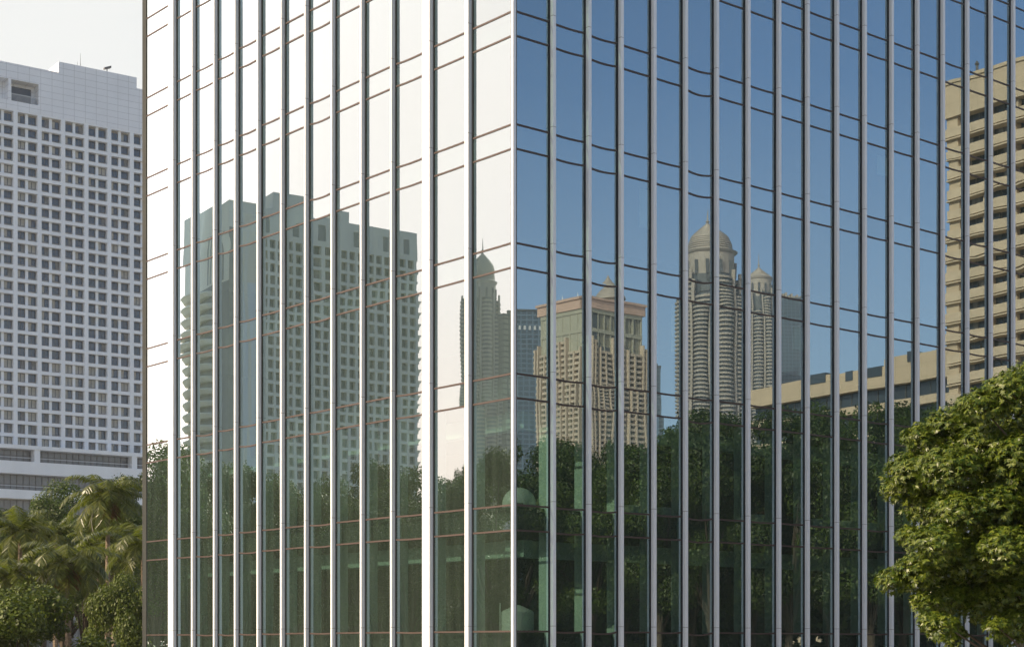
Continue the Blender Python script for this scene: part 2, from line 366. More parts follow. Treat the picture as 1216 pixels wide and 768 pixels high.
# floor plates and shell (footprint corners in plan)
A0 = P + DL * (endL - .05) + (-NL) * .9; A1 = P + DR * endR
foot = [P + (-NL) * .95 + (-NR) * .95, P + DL * (endL) - NL * .95 , P + DL * endL + DR * endR * .98, P + DR * (endR) - NR * .95]
class WF:                                         # world-aligned frame for plan shapes
    s = 1; ang = 0; ro = np.array([0., 0.])
for a in pairs:
    b = MB(); b.prism([(p[0], -p[1]) for p in foot], a[1] + .05, a[0] - .05); part('floor_slab', b, M['slab'], ob, WF)
b = MB(); b.prism([(p[0], -p[1]) for p in [P + (DL + DR) * 8, P + DL * endL * .8 + DR * 8, P + DL * endL * .8 + DR * endR * .85, P + DL * 8 + DR * endR * .85]], 0, ZTOP - .2)
part('core', b, mat('core_wall', (.10, .14, .11), .9, .1, .5), ob, WF)
roof = [P, P + DL * endL, P + DL * endL + DR * endR, P + DR * endR]
b = MB(); b.prism([(p[0], -p[1]) for p in roof], ZTOP, ZTOP + .5); part('roof', b, M['concrete'], ob, WF)
b = MB()
b.prism([(p[0], -p[1]) for p in [P + DL * endL, P + DL * (endL + .3), P + DL * (endL + .3) + DR * endR, P + DL * endL + DR * endR]], 0, ZTOP - .01)
b.prism([(p[0], -p[1]) for p in [P + DR * endR, P + DR * (endR + .3), P + DR * (endR + .3) + DL * endL, P + DR * endR + DL * endL]], 0, ZTOP - .01)
part('rear_wall', b, M['slab'], ob, WF)
# a few drawn blinds behind the right-hand glass
for i, k in ((1, 5), (3, 7), (8, 8), (2, 9), (11, 6), (4, 8)):
    u0, u1 = uR[i] + .1, uR[i] + .75; zt = pairs[k - 1][1] - .05
    b = MB(); b.box(u0, u1, -.60, -.58, zt - random.uniform(.6, 1.6), zt); part('blind', b, M['blind'], ob, FR)

# things standing on the office floors
def pod(u, v, zf, r, h, label):
    p = P - NL * 0 + DL * u + DR * v
    t = thing('domed_pod', label, 'pod', loc=(p[0], p[1], zf))
    b = MB(); pr = [(r, 0), (r, h)] + [(r * math.cos(a), h + r * math.sin(a)) for a in np.linspace(.05, 1.5, 9)]; b.lathe(pr, 0, 0, 28); b.smooth = True
    link('shell', b.mesh('shell', [M['white']]), t)
    b = MB(); b.box(-.16, .16, r - .02, r + .04, .05, h + .05); b.box(-.12, .12, r + .04, r + .05, .08, h, 1)
    link('hatch', b.mesh('hatch', [M['white'], M['dark']]), t)
pod(1.0, 1.05, pairs[9][0] - .02, .52, .15, 'white round domed pod on the floor by the glass corner')
b = MB(); b.lathe([(.5, 0), (.5, .62), (.46, .66), (.2, .78), (.05, .84)], 0, 0, 28); b.box(-.56, -.52, -.05, .05, 0, .9); b.smooth = False
p = P + DL * 1.25 + DR * 1.2
tag(link('planter_drum', b.mesh('planter_drum', [M['white']]), None, (p[0], p[1], pairs[10][0] - .02)), 'white drum with conical lid on the lowest floor by the glass corner', 'drum')
def cabinet(i, k, label):
    u = uR[i] + .35; p = P + DR * u - NR * 1.0
    b = MB(); b.box(-.5, .5, -.2, .2, .04, .34); b.box(-.52, .52, -.22, .22, .34, .37); b.box(-.46, .46, -.17, .17, 0, .04)
    for x in (-.25, 0, .25): b.box(x - .004, x + .004, -.205, .205, .05, .33)
    tag(link('low_cabinet', b.mesh('low_cabinet', [M['white']]), None, (p[0], p[1], pairs[k][0] - .02), FR.ang), label, 'cabinet', 'low cabinets on the office floor')
for i, w_ in ((3, 'fourth'), (4, 'fifth'), (7, 'eighth'), (9, 'tenth'), (10, 'eleventh'), (11, 'twelfth')):
    cabinet(i, 9, 'low white cabinet behind the right-hand glass, in the %s bay past the corner fin' % w_)
def chair(i, k, label, rz):
    u = uR[i] + .6; p = P + DR * u - NR * .9
    t = thing('office_chair', label, 'chair', loc=(p[0], p[1], pairs[k][0] - .02), group='chairs on the office floor'); t.rotation_euler = (0, 0, rz)
    b = MB(); b.box(-.24, .24, -.24, .24, .42, .50); link('seat', b.mesh('seat', [M['chair']]), t)
    b = MB(); b.loft([(-.23, .20, .5), (.23, .20, .5), (.23, .26, .5), (-.23, .26, .5)], [(-.2, .34, .98), (.2, .34, .98), (.2, .39, .98), (-.2, .39, .98)]); link('backrest', b.mesh('backrest', [M['chair']]), t)
    for x in (-.2, .2):
        for y in (-.2, .2): b = MB(); b.tube((x, y, 0), (x, y, .42), .015); link('leg', b.mesh('leg', [M['frame']]), t)
chair(7, 9, 'dark red chair leaning back beside the low cabinet, left one of the two', .6)
chair(8, 9, 'dark red chair behind the glass, right one of the two', 2.2)

# ---------------------------------------------------------------- window sets for the masonry buildings
def window_mesh(wd, ht, style, sgn):
    b = MB(); f = .06
    b.box(0, wd, -.06, 0, 0, ht, 0)
    for u in (0, wd / 2 - f / 2, wd - f): b.box(u, u + f, 0, .05, 0, ht, 1)
    b.box(0, wd, 0.002, .052, 0, f, 1); b.box(0, wd, .002, .052, ht - f, ht, 1)
    if style == 1: b.box(f, wd * .45, .005, .02, f, ht - f, 2)
    if style == 2: b.box(f, wd * .47, .005, .02, f, ht - f, 2); b.box(wd * .56, wd - f, .005, .02, f, ht - f, 2)
    if style == 3: b.box(wd * .55, wd - f, .005, .02, f, ht - f, 3)
    return b
def window_set(parent, fr, cells, v, mats, wd_of, chance):
    """cells: (u, z, width, height); the 100 nearest become parts, the rest one part of kind stuff"""
    cells = sorted(cells, key=lambda c: fr.o[1] + c[0] * fr.d[1] + .0 * c[1])
    cells = [c for c in cells if c[4]] + [c for c in cells if not c[4]]
    cache = {}; restb = MB()
    for q, (u, z, wd, ht, vis) in enumerate(cells):
        st = random.choices((0, 1, 2, 3), chance(z))[0]
        wb = window_mesh(wd, ht, st, fr.s)
        if q < 100:
            key = (round(wd, 2), round(ht, 2), st)
            if key not in cache: cache[key] = wb.mesh('window', mats, fr.s)
            o = link('window', cache[key], parent)
            bl = parent.location; l = fr.loc(u, v); o.location = (l[0] - bl.x, l[1] - bl.y, z); o.rotation_euler = (0, 0, fr.ang)
        else: restb.add([(a + u, b_ + v, c + z) for a, b_, c in wb.v], wb.f); restb.m[-len(wb.f):] = wb.m
    if restb.v: tag(part('window', restb, mats, parent, fr), kind='stuff')

# ---------------------------------------------------------------- white hotel, seen directly on the left
HD = Frame(at(21, 416), (.82, .572))
hotel = thing('hotel_tower', 'tall white hotel tower with a grid of recessed windows, left of the glass building', 'building', HD)
BAY = 6.1; PIER = 1.05; u_edge = [i * BAY for i in range(-5, 11)]
zt = HD.z(0, 133); PITCH = 3.22; NF = 26
zb = zt - NF * PITCH
hw = MB()
for u in u_edge: hw.box(u - PIER, u, -1.4, 0, zb, zt)
for k in range(NF + 1):
    z = zt - k * PITCH; hw.box(u_edge[0], u_edge[-1], -1.4, -.03, z - (.0 if k == 0 else .42), z + (.42 if k == 0 else .40))
grid_mb = hw
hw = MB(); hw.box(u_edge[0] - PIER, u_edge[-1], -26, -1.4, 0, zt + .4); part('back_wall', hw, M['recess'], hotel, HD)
mu = MB()
for i in range(len(u_edge) - 1):
    u = u_edge[i] + (BAY - PIER) / 2; mu.box(u - .35, u + .35, -1.38, -.7, zb, zt)
part('mullion_pier', mu, M['hotel_plain'], hotel, HD)
cells = []
for i in range(len(u_edge) - 1):
    for k in range(NF):
        z = zt - (k + 1) * PITCH
        low = .62 if k < 14 else .35
        for h_ in (0, 1):
            u = u_edge[i] + (.12 if h_ == 0 else (BAY - PIER) / 2 + .37); wd = (BAY - PIER) / 2 - .5
            px = HD.o + (u) * HD.d; vis = (px[0] / px[1] * F + CX) > -5 and (px[0] / px[1] * F + CX) < 172
            cells.append((u, z + .4 + low, wd, PITCH - .86 - low, vis))
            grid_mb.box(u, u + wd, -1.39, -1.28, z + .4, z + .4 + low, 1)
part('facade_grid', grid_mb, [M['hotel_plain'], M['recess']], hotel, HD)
window_set(hotel, HD, cells, -1.3, [M['pane'], M['frame'], M['curtain'], M['curtain_dim']], None, lambda z: (6, 2, .6, 1) if z > 75 else (2, 3, 3, 2))
# cladded top: main parapet, raised lift block, right shoulder
top = MB(); zr = HD.z(0, 76.5)
uA, uB, uC = HD.u(69.8), HD.u(162.3), u_edge[-1]
ur0, ur1, up0 = HD.u(13.5), HD.u(46), HD.u(10.2)
zo0, zo1 = HD.z(HD.u(46), 125.5), HD.z(HD.u(46), 100.5)
top.box(u_edge[0] - PIER, ur1, -26, 0, zt + .42, zo0); top.box(ur1, uC, -26, 0, zt + .42, zr - .01 * 0)
top.box(u_edge[0] - PIER, ur1, -26, 0, zo1, zr); top.box(up0, ur0, -26, -.004, zo0, zo1)
top.box(u_edge[0] - PIER, up0 - 16, -26, -.004, zo0, zo1); top.box(up0 - 16, ur1, -26, -3.2, zo0, zo1)
top.box(uA, uB, -14, 0.004, zr, HD.z(uA, 73.3))
part('clad_parapet', top, M['hotel'], hotel, HD)
lv = MB(); lv.box(ur0 + .05, ur1 - 1.0, -3.15, -2.9, zo0, zo1 - .8, 0)
for i in range(24): u = ur0 + .1 + i * (ur1 - ur0 - .2) / 24; lv.box(u, u + .09, -1.0, -.9, zo0, zo0 + 2.0, 1)
lv.box(ur0, ur1, -1.0, -.9, zo0 + 1.95, zo0 + 2.15, 1); lv.box(ur0, ur1, -1.02, -.88, zo0 + .1, zo0 + .2, 1)
part('louvre_opening', lv, [M['pane_dark'], M['rail']], hotel, HD)
an = MB(); ua = HD.u(100.5); za = HD.z(uA, 73.3); an.tube((ua, -3, za), (ua, -3, za + 4.3), .09, .03); an.tube((HD.u(97), -3, za), (HD.u(97), -3, za + 2.0), .06, .03); an.box(ua - .4, ua + .4, -3.4, -2.6, za, za + .5)
part('antenna', an, M['frame'], hotel, HD)
an = MB(); uf = HD.u(128); an.tube((uf, -.5, za), (uf, -.5, za + .9), .12); an.loft([(uf - .8, -.1, za + .5), (uf - .8, -1, za + .5), (uf - .8, -1, za + 1), (uf - .8, -.1, za + 1)], [(uf + 1, -.1, za + 1.2), (uf + 1, -1, za + 1.2), (uf + 1, -1, za + 1.75), (uf + 1, -.1, za + 1.75)])
part('roof_floodlight', an, M['frame'], hotel, HD)
# podium: white bands and dark ribbon glazing
def zz(py, px=86): u = HD.u(px); return HD.z(u, py)
zbands = [(zz(533.5), zb - .4), (zz(567), zz(552.5)), (zz(596), zz(585.5))]
pb = MB()
for a, b_ in zbands: pb.box(u_edge[0] - 3, u_edge[-1] + 3, -20, 2.4, a, b_)
pb.box(HD.u(37.5), HD.u(44), -1, 2.2, zz(552.5), zz(533.5)); pb.box(HD.u(153), HD.u(159), -1, 2.2, zz(552.5), zz(533.5))
part('podium_band', pb, M['hotel_plain'], hotel, HD)
rb = MB()
for z0, z1 in ((zz(552.5), zz(533.5)), (zz(585.5), zz(567)), (0, zz(596))):
    rb.box(u_edge[0] - 2, u_edge[-1] + 2, -2, -.6, z0 + .01, z1 - .01, 0)
    for i in range(62): u = u_edge[0] + i * 1.6; rb.box(u, u + .12, -.6, -.45, z0 + .02, z1 - .02, 1)
    if z0 > 1: rb.box(u_edge[0] - 2, u_edge[-1] + 2, -.62, -.43, z0 + (z1 - z0) * .38, z0 + (z1 - z0) * .38 + .14, 1); rb.box(u_edge[0] - 2, u_edge[-1] + 2, 1.9, 2.0, z0 + .9, z0 + 1.05, 2)
part('ribbon_window', rb, [mat('grey_ribbon_glass', (.16, .17, .18), .2, .35, .25, spec=.7), M['frame'], M['rail']], hotel, HD)

# ---------------------------------------------------------------- balcony hotel, mirrored in the left glass
HR = Frame(at(273, 440), (.8, .6), NL)            # long face; u=0 at its near corner
ht2 = thing('balcony_hotel', 'white hotel slab with curved end balconies, reflected in the left glass face', 'building', HR)
z1 = HR.z(0, 237); zt2 = HR.z(HR.u(317), 280); P2 = 3.25; NF2 = 32; zb2 = zt2 - NF2 * P2
uE = HR.u(498); ncol = 34; cw = (uE - HR.u(284)) / ncol * 1.0; u0_ = HR.u(284)
ncol = 20; cw = (uE - .8 - u0_) / ncol
gr = MB()
for i in range(ncol + 1): u = u0_ + i * cw; gr.box(u - .42, u + .42, -1.2, 0, zb2, zt2)
for k in range(NF2 + 1): z = zt2 - k * P2; gr.box(u0_ - .4, uE, -1.2, -.03, z - .45, z + .45)
part('facade_grid', gr, M['hotel_warm'], ht2, HR)
gr = MB(); gr.box(.02, u0_, -1.2, -.004, 0, z1 - 3); gr.box(.03, uE, -24, -1.2, 0, zt2 + .4); part('core_wall', gr, M['recess'], ht2, HR)
cells = []
for i in range(ncol):
    for k in range(NF2):
        z = zt2 - (k + 1) * P2; u = u0_ + i * cw + .42
        cells.append((u, z + .95, cw - .84, P2 - 1.4, True))
window_set(ht2, HR, cells, -1.15, [mat('hotel_pane_pale', (.10, .14, .15), .15, .3, .2, spec=.8), M['recess'], M['curtain'], M['curtain_dim']], None, lambda z: (5, 3, .5, 3))
gr = MB()
uR1, uR2, uR3, uR4 = HR.u(325), HR.u(364), HR.u(404), HR.u(415)
zz2 = lambda px, py: HR.z(HR.u(px), py)
ztop = zz2(372, 257); zsl = zz2(490, 277)
slots = [HR.u(x) for x in (292, 313, 349, 378, 421, 455, 482)]
cur = .01
for s_ in slots:
    gr.box(cur, s_, -24, 0, zt2 + .45, ztop); gr.box(s_, s_ + 2.0, -24, -.8, zt2 + .45, ztop); gr.box(s_, s_ + 2.0, -24, 0, ztop - 2.2, ztop - .004); gr.box(s_, s_ + 2.0, -24, 0, zt2 + .45, zt2 + 1); cur = s_ + 2.0
gr.box(cur, uE, -24, 0, zt2 + .45, ztop)
gr.box(uR1, uR2, -10, .004, ztop, zz2(325, 227)); gr.box(uR3, uR4, -8, .004, ztop, zz2(404, 249.5))
part('clad_parapet', gr, M['hotel_warm'], ht2, HR)
gr = MB()
for s_ in slots:
    for i in range(7): u = s_ + .15 + i * .27; gr.box(u, u + .13, -.79, -.2, zt2 + 1.02, ztop - 2.25)
part('louvre', gr, M['rail'], ht2, HR)
gr = MB(); ua = HR.u(482); gr.tube((ua, -5, ztop), (ua, -5, ztop + 7.5), .16, .05); gr.box(ua - .5, ua + .5, -5.5, -4.5, ztop, ztop + 1); part('antenna', gr, M['frame'], ht2, HR)
# far end: small stepped balconies on the right edge
for k in range(4, NF2):
    z = zt2 - k * P2
    if k == 4: eb = MB()
    eb.loft([(uE, -8, z), (uE + .1, -8, z), (uE + .1, -.6, z), (uE, -.6, z)], [(uE, -8, z + 1.5), (uE + 1.3, -8, z + 1.5), (uE + 1.3, -.6, z + 1.5), (uE, -.6, z + 1.5)])
part('end_balcony', eb, M['hotel_side'], ht2, HR)
# end wing with the bulging balconies
WD = HR.o + 0 * HR.d
HW = Frame(WD, (-.6, .8), NL)
wE = HW.u(219); 
ww = MB(); zcap = z1 - 21
for a, b_ in ((0, HW.u(256)), (HW.u(253), HW.u(266.5)), (HW.u(264), HW.u(266.5))): pass
ww.box(.012, wE, -10, 0, zcap, z1); part('end_wall_top', ww, M['hotel_side'], ht2, HW)
ww = MB(); 
for x in (265.5, 252.5, 248.5): u = HW.u(x); ww.box(u - .5, u + .5, -.3, .03, zcap + .6, z1 - 8)
part('slot_window', ww, M['recess'], ht2, HW)
uB0 = HW.u(257)
ww = MB(); ww.box(.012, uB0, -10, -.6, 0, zcap); part('stair_wall', ww, M['hotel_plain'], ht2, HW)
ww = MB(); ww.box(uB0, wE - .1, -10, -1.0, 0, zcap); part('end_wall', ww, M['hotel_side'], ht2, HW)
def bulge(u0, u1, d, n=12):
    pts = [(u0, -1.0)] + [(u0 + (u1 - u0) * i / n, d * (1 - (2 * i / n - 1) ** 2) ** .6) for i in range(n + 1)] + [(u1, -1.0)]
    return pts
nb = int((zcap - 6) / P2)
for k in range(nb):
    z = zcap - (k + 1) * P2 + .3
    b = MB(); p0 = bulge(uB0 + .2, wE - .1, 2.2); p1 = bulge(uB0, wE + .35, 3.6); p2 = bulge(uB0, wE + .5, 3.8)
    b.loft([(a, c, z) for a, c in p0], [(a, c, z + 1.0) for a, c in p1]); b.loft([(a, c, z + 1.001) for a, c in p2], [(a, c, z + 1.35) for a, c in p2])
    part('balcony', b, M['hotel_side'], ht2, HW)

# ---------------------------------------------------------------- domed towers
def domed_tower(px, Y, n, top, dome_b, body_t, half, label, cone=False, group=None, wide=None):
    fr = Frame(at(px, Y), (1, 0.0001), n); k = Y / F
    t = thing('domed_tower', label, 'building', fr, group=group)
    W = half * k; zt_ = ZC + (HY - body_t) * k; zd = ZC + (HY - dome_b) * k; za = ZC + (HY - top) * k
    pitch = 3.25 * 1.15
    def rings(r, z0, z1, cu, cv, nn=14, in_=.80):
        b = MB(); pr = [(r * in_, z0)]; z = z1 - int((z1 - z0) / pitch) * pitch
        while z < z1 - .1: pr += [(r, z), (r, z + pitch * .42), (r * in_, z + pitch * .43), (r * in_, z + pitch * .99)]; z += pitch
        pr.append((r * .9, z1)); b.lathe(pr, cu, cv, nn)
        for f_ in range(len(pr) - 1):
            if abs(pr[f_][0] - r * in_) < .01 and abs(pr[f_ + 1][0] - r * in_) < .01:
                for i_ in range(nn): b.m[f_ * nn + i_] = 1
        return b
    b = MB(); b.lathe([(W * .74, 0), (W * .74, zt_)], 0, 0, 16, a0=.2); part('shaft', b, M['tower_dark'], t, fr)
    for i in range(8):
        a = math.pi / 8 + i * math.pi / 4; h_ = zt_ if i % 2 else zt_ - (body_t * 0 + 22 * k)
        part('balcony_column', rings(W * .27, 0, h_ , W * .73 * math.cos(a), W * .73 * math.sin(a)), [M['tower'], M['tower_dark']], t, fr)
        a += math.pi / 8; b = MB(); cu, cv = W * .86 * math.cos(a), W * .86 * math.sin(a)
        b.lathe([(W * .05, 0), (W * .05, zt_ + 6 * k)], cu, cv, 6); part('rib', b, M['tower'], t, fr)
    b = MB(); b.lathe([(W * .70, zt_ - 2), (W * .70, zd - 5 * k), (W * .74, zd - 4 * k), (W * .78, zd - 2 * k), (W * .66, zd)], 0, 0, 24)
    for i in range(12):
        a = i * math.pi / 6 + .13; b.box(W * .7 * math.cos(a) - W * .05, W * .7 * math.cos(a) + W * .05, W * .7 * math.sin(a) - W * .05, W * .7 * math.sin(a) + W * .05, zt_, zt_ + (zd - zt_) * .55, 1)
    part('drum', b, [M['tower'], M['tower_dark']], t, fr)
    b = MB(); pr = []; H = za - zd; ns = 14
    for i in range(ns):
        q = i / ns; r = W * .66 * ((1 - q) ** (1.15 if cone else .62)) if cone else W * .66 * float(np.interp(q, (0, .2, .47, .62, .78, .9, 1), (1, .98, .85, .64, .38, .17, .03)))
        pr += [(r, zd + H * q), (r * .985, zd + H * (q + .6 / ns)), (r * .94, zd + H * (q + .62 / ns))]
    pr.append((W * .03, za)); b.lathe(pr, 0, 0, 28); part('dome', b, M['tower_roof'], t, fr)
    b = MB(); b.tube((0, 0, za - 1), (0, 0, za + 16 * k), W * .035, W * .008); b.lathe([(W * .02, za), (W * .07, za + 2 * k), (W * .02, za + 4 * k)], 0, 0, 8); part('spire', b, M['tower_roof'], t, fr)
    return fr, t
domed_tower(573, 1500, NL, 300, 333, 356, 25, 'grey domed tower with ringed balconies, reflected beside the building corner in the left face')
domed_tower(843.5, 1450, NR, 265, 299, 331, 41, 'tallest domed tower with ringed balconies, reflected in the right face')
domed_tower(904, 1750, NR, 318, 330, 352, 22, 'smaller tower with pointed dome, reflected behind the tall domed one', cone=True)

def plain_block(name, px0, px1, Y, n, top, dirv, depth, mt, label, extra=None):
    fr = Frame(at(px0, Y), dirv, n); t = thing(name, label, 'building', fr)
    u1 = fr.u(px1); z = fr.z(0, top)
    b = MB(); b.box(0, u1, -depth, 0, 0, z); part('wall', b, mt, t, fr)
    b = MB(); b.box(-.5, u1 + .5, -depth - .5, .5, z, z + 1.4); b.box(u1 * .2, u1 * .5, -depth * .7, -depth * .3, z + 1.4, z + 4.5)
    part('roof', b, M['tower_dark'], t, fr)
    return fr, t, u1, z
fr, t, u1, z = plain_block('office_block', 600, 640, 1100, NL, 374, (.8, .6), 6, M['greygrid'], 'grey slab building behind the domed tower, at the corner edge of the left face')
fr, t, u1, z = plain_block('dark_glass_block', 590, 646, 1250, NR, 368, (.99, .13), 50, M['bluegrid'], 'dark blue glass block reflected right of the corner, behind the pink topped tower')
b = MB()
for i in range(10): u = u1 * (i + .5) / 10; b.box(u - .8, u + .8, .01, .6, z - 14, z - 11)
part('roof_sign_light', b, M['rail'], t, fr)
plain_block('slim_block', 780, 786, 1500, NR, 435, (1, 0.001), 20, M['bluegrid'], 'narrow far block reflected between the pink topped tower and the tall domed tower')
# flared tower
fr = Frame(at(938, 1600), (1, .0001), NR); t = thing('flared_tower', 'blue gridded tower with flared jagged crown, reflected right of the pointed dome', 'building', fr)
k = 1600 / F; b = MB()
pr = [(-.0, 10.5), (.35, 10.5), (.75, 13.2), (.93, 14.5), (1.0, 14.5)]; zt_ = ZC + (HY - 356) * k
for (a0, r0), (a1, r1) in zip(pr, pr[1:]):
    sq = lambda r, z: [(-15 * k, -12 * k, z), (r * k, -12 * k, z), (r * k, 12 * k, z), (-15 * k, 12 * k, z)]
    b.loft(sq(r0, a0 * zt_), sq(r1, a1 * zt_))
part('wall', b, M['bluegrid'], t, fr)
b = MB()
for i in range(9):
    u = -15 * k + i * 3.3 * k; h_ = (8, 5, 6.5, 3, 5, 2, 3.5, 1.5, 4)[i] * k; b.box(u, u + 2.4 * k, -10 * k, 12.2 * k, zt_, zt_ + h_)
part('crown', b, M['tower'], t, fr)

# ---------------------------------------------------------------- pink-topped twin building
PKc = at(697, 1000)
PR_ = Frame(PKc, (.77, .64), NR); PL_ = Frame(PKc, (-.64, .77), NR)
t = thing('pink_topped_tower', 'balconied tower with pink stone cornice and green glazed top, reflected right of the corner', 'building', PR_)
k = 1000 / F
zc_ = PR_.z(0, 350); zcb = PR_.z(0, 364); zgb = PR_.z(0, 396); uRt = PR_.u(766); uLt = PL_.u(642)
def both(mb_fn, name, mt):
    for fr_, ue in ((PR_, uRt), (PL_, uLt)): part(name, mb_fn(ue, fr_), mt, t, fr_)
def fn(ue, fr_):
    b = MB(); b.box(-1.2 if fr_ is PR_ else 0, ue, -8, 1.2, zcb, zc_ - 1.5); b.box(-2 if fr_ is PR_ else 0, ue + .8, -8, 2.0, zc_ - 1.5, zc_)
    return b
both(fn, 'cornice', M['pink'])
def fn(ue, fr_):
    b = MB(); e = ue - 2; b.box(.02, e, -8, -.8, zgb - 12, zcb, 1)
    for i in range(8): u = i * (e - 1) / 7; b.box(u, u + 1.0, -.8, .3 + .01 * (i % 2), zgb - 10, zcb, 0)
    b.box(0, e, -.8, .5, zcb - 2.5, zcb - .01, 0); b.box(0, e, -.8, .45, zgb + 2, zgb + 4.2, 0)
    for i in range(40): u = i * e / 40; b.box(u, u + .35, -.8, -.3, zgb - 10, zcb, 2)
    return b
both(fn, 'glazed_top', [M['palegreen'], M['tower_dark'], M['palegreen']])
def fn(ue, fr_):
    b = MB(); e = ue + 3; b.box(.02, e, -20, -.6, 0, zgb - 6, 1)
    segs = [(0, .11), (.15, .36), (.40, .62), (.66, .86), (.89, 1.0)]
    for q, (s0, s1) in enumerate(segs):
        hh = zgb - (3, 9, 2, 8, 4)[q]; n_ = int(hh / 3.3)
        for j in range(n_): z = hh - j * 3.3; b.box(e * s0, e * s1, -.6, 1.6 + .7 * (q % 2), z - 1.5, z)
        b.box(e * s0 - .5, e * s0 + .5, -.6, 2.7, 0, hh + 2.0); b.box(e * (s0 + s1) / 2 - .5, e * (s0 + s1) / 2 + .5, -.6, 2.75, 0, hh)
    return b
both(fn, 'balconies', [M['balcony'], M['tower_dark']])
b = MB(); b.box(0, uRt - 2, -(uLt - 2), -7, 0, zc_ - 1); part('core', b, M['palegreen'], t, PR_)
hc = PR_.u(718, -18); zh = zc_
b = MB(); b.lathe([(9.5, zh - 1), (9.5, zh + 3.5)], hc, -14, 20, 0); 
for i in range(20): a = i * math.pi / 10; b.box(hc + 9.5 * math.cos(a) - .3, hc + 9.5 * math.cos(a) + .3, -14 + 9.5 * math.sin(a) - .3, -14 + 9.5 * math.sin(a) + .3, zh, zh + 3.4, 1)
part('roof_drum', b, [M['palegreen'], M['balcony']], t, PR_)
b = MB(); pr = [(11.5, zh + 3.5), (11.2, zh + 5.0), (10, zh + 6), (9.9, zh + 6.3), (8.6, zh + 8), (6.6, zh + 10), (4.2, zh + 12.3), (2.2, zh + 14.3), (.9, zh + 16.3), (.2, zh + 18)]
b.lathe(pr, hc, -14, 28); part('hat_roof', b, M['tower_roof'], t, PR_)
b = MB()
for px in (665, 681): u = PL_.u(px); b.tube((u, -1, zc_), (u, -1, zc_ + 3), .35, .1)
part('roof_finial', b, M['white'], t, PL_)

# ---------------------------------------------------------------- beige balcony tower and its long low wing
BT = Frame(at(1122, 285), (.6, -.8), NR, toward=(-.8, -.6))
bt = thing('beige_tower', 'beige concrete tower with deep horizontal bands and dark windows, reflected at the right', 'building', BT)
zr = BT.z(0, 103); uE = 62; zf = BT.z(0, 142); PB = 3.48
b = MB(); b.box(0, uE, -20, 0, zf, zr); b.box(-.25, uE, -20, .25, zr, zr + .6); part('parapet', b, M['beige'], bt, BT)
nfl = int((zf - 1) / PB) + 1
for j in range(nfl):
    z = zf - 1.9 - j * PB * 1.0
    if z < 1: break
    b = MB(); b.box(0, uE, -2, 0, z - 1.5, z); b.box(-.08, uE, -2.01, .14, z - 1.95, z - 1.72); part('balcony_band', b, M['beige_band'], bt, BT)
b = MB(); b.box(.6, uE, -20, -2.05, 0, zf); part('rear_wall', b, M['recess'], bt, BT)
b = MB(); b.box(.15, 2.6, -2.04, -.5, 0, zf)
for i in range(12): u = 8.2 + i * 5.1; b.box(u, u + .5, -2.04, -.9, 0, zf)
part('pier', b, M['beige'], bt, BT)
cells = []
for j in range(nfl + 1):
    z = zf - j * PB * 1.0 - 1.9
    if z < 2: break
    for i in range(12):
        for h_ in (0, 1): cells.append((3.2 + i * 5.1 + h_ * 2.45 - (0 if i else 0), z + .02, 2.3, 1.85, True))
window_set(bt, BT, cells, -1.9, [M['pane_dark'], M['frame'], M['curtain_dim'], M['curtain_dim']], None, lambda z: (6, 1, 0, 1))
b = MB(); u = BT.u(1157); b.tube((u, -1, zr + .6), (u, -1, zr + 1.9), .25); b.lathe([(.1, zr + 1.7), (.45, zr + 2.2), (.1, zr + 2.8)], u, -1, 8); part('roof_beacon', b, M['frame'], bt, BT)
BW = Frame(at(1135, 292), (-.6, .8), NR, toward=(-.8, -.6))
bw = thing('beige_wing', 'long low beige building with dark ribbon windows, stretching left of the beige tower in reflection', 'building', BW)
zw = BW.z(BW.u(1112), 415); e = BW.u(890); 
def zw_(px, py): return BW.z(BW.u(px), py)
zrb1, zrb0 = zw_(1113, 448), zw_(1113, 467); zr21, zr20 = zw_(1113, 477), zw_(1113, 498)
b = MB(); s1, s2 = BW.u(1048), BW.u(916)
b.box(-3, s1, -30, 0, zrb1, zw); b.box(s1, s2, -30, .0, zrb1, zw_(1030, 437)); b.box(s2, e, -30, -.0, zrb1, zw_(904, 461) )
b.box(-3, e, -30, -.004, zr21, zrb0); b.box(-3, e, -30, -.004, 0, zr20)
part('wall', b, M['beige'], bw, BW)
b = MB(); b.box(0, e - .5, -29, -1.6, zr20, zr21 - .01); b.box(0, e - .5, -29, -1.6, zrb0, zrb1 - .01)
for i in range(60): u = i * 2.4; 
part('ribbon_window', b, M['pane_dark'], bw, BW)
b = MB()
for i in range(50):
    u = 1 + i * 3.0
    if u < e - 2: b.box(u, u + .12, -1.6, -1.45, zr20, zr21 - .02); b.box(u, u + .12, -1.6, -1.45, zrb0, zrb1 - .02)
part('mullion', b, M['frame'], bw, BW)
b = MB()
for px0, px1, py in ((1074, 1084, 421), (1031, 1046, 438), (1004, 1014, 443), (966, 982, 447)):
    u0, u1 = BW.u(px1), BW.u(px0); z = zw_((px0 + px1) / 2, py); b.box(u0, u1, -6, .12, z - 1.3, z + .5)
part('roof_vent', b, M['pane_dark'], bw, BW)

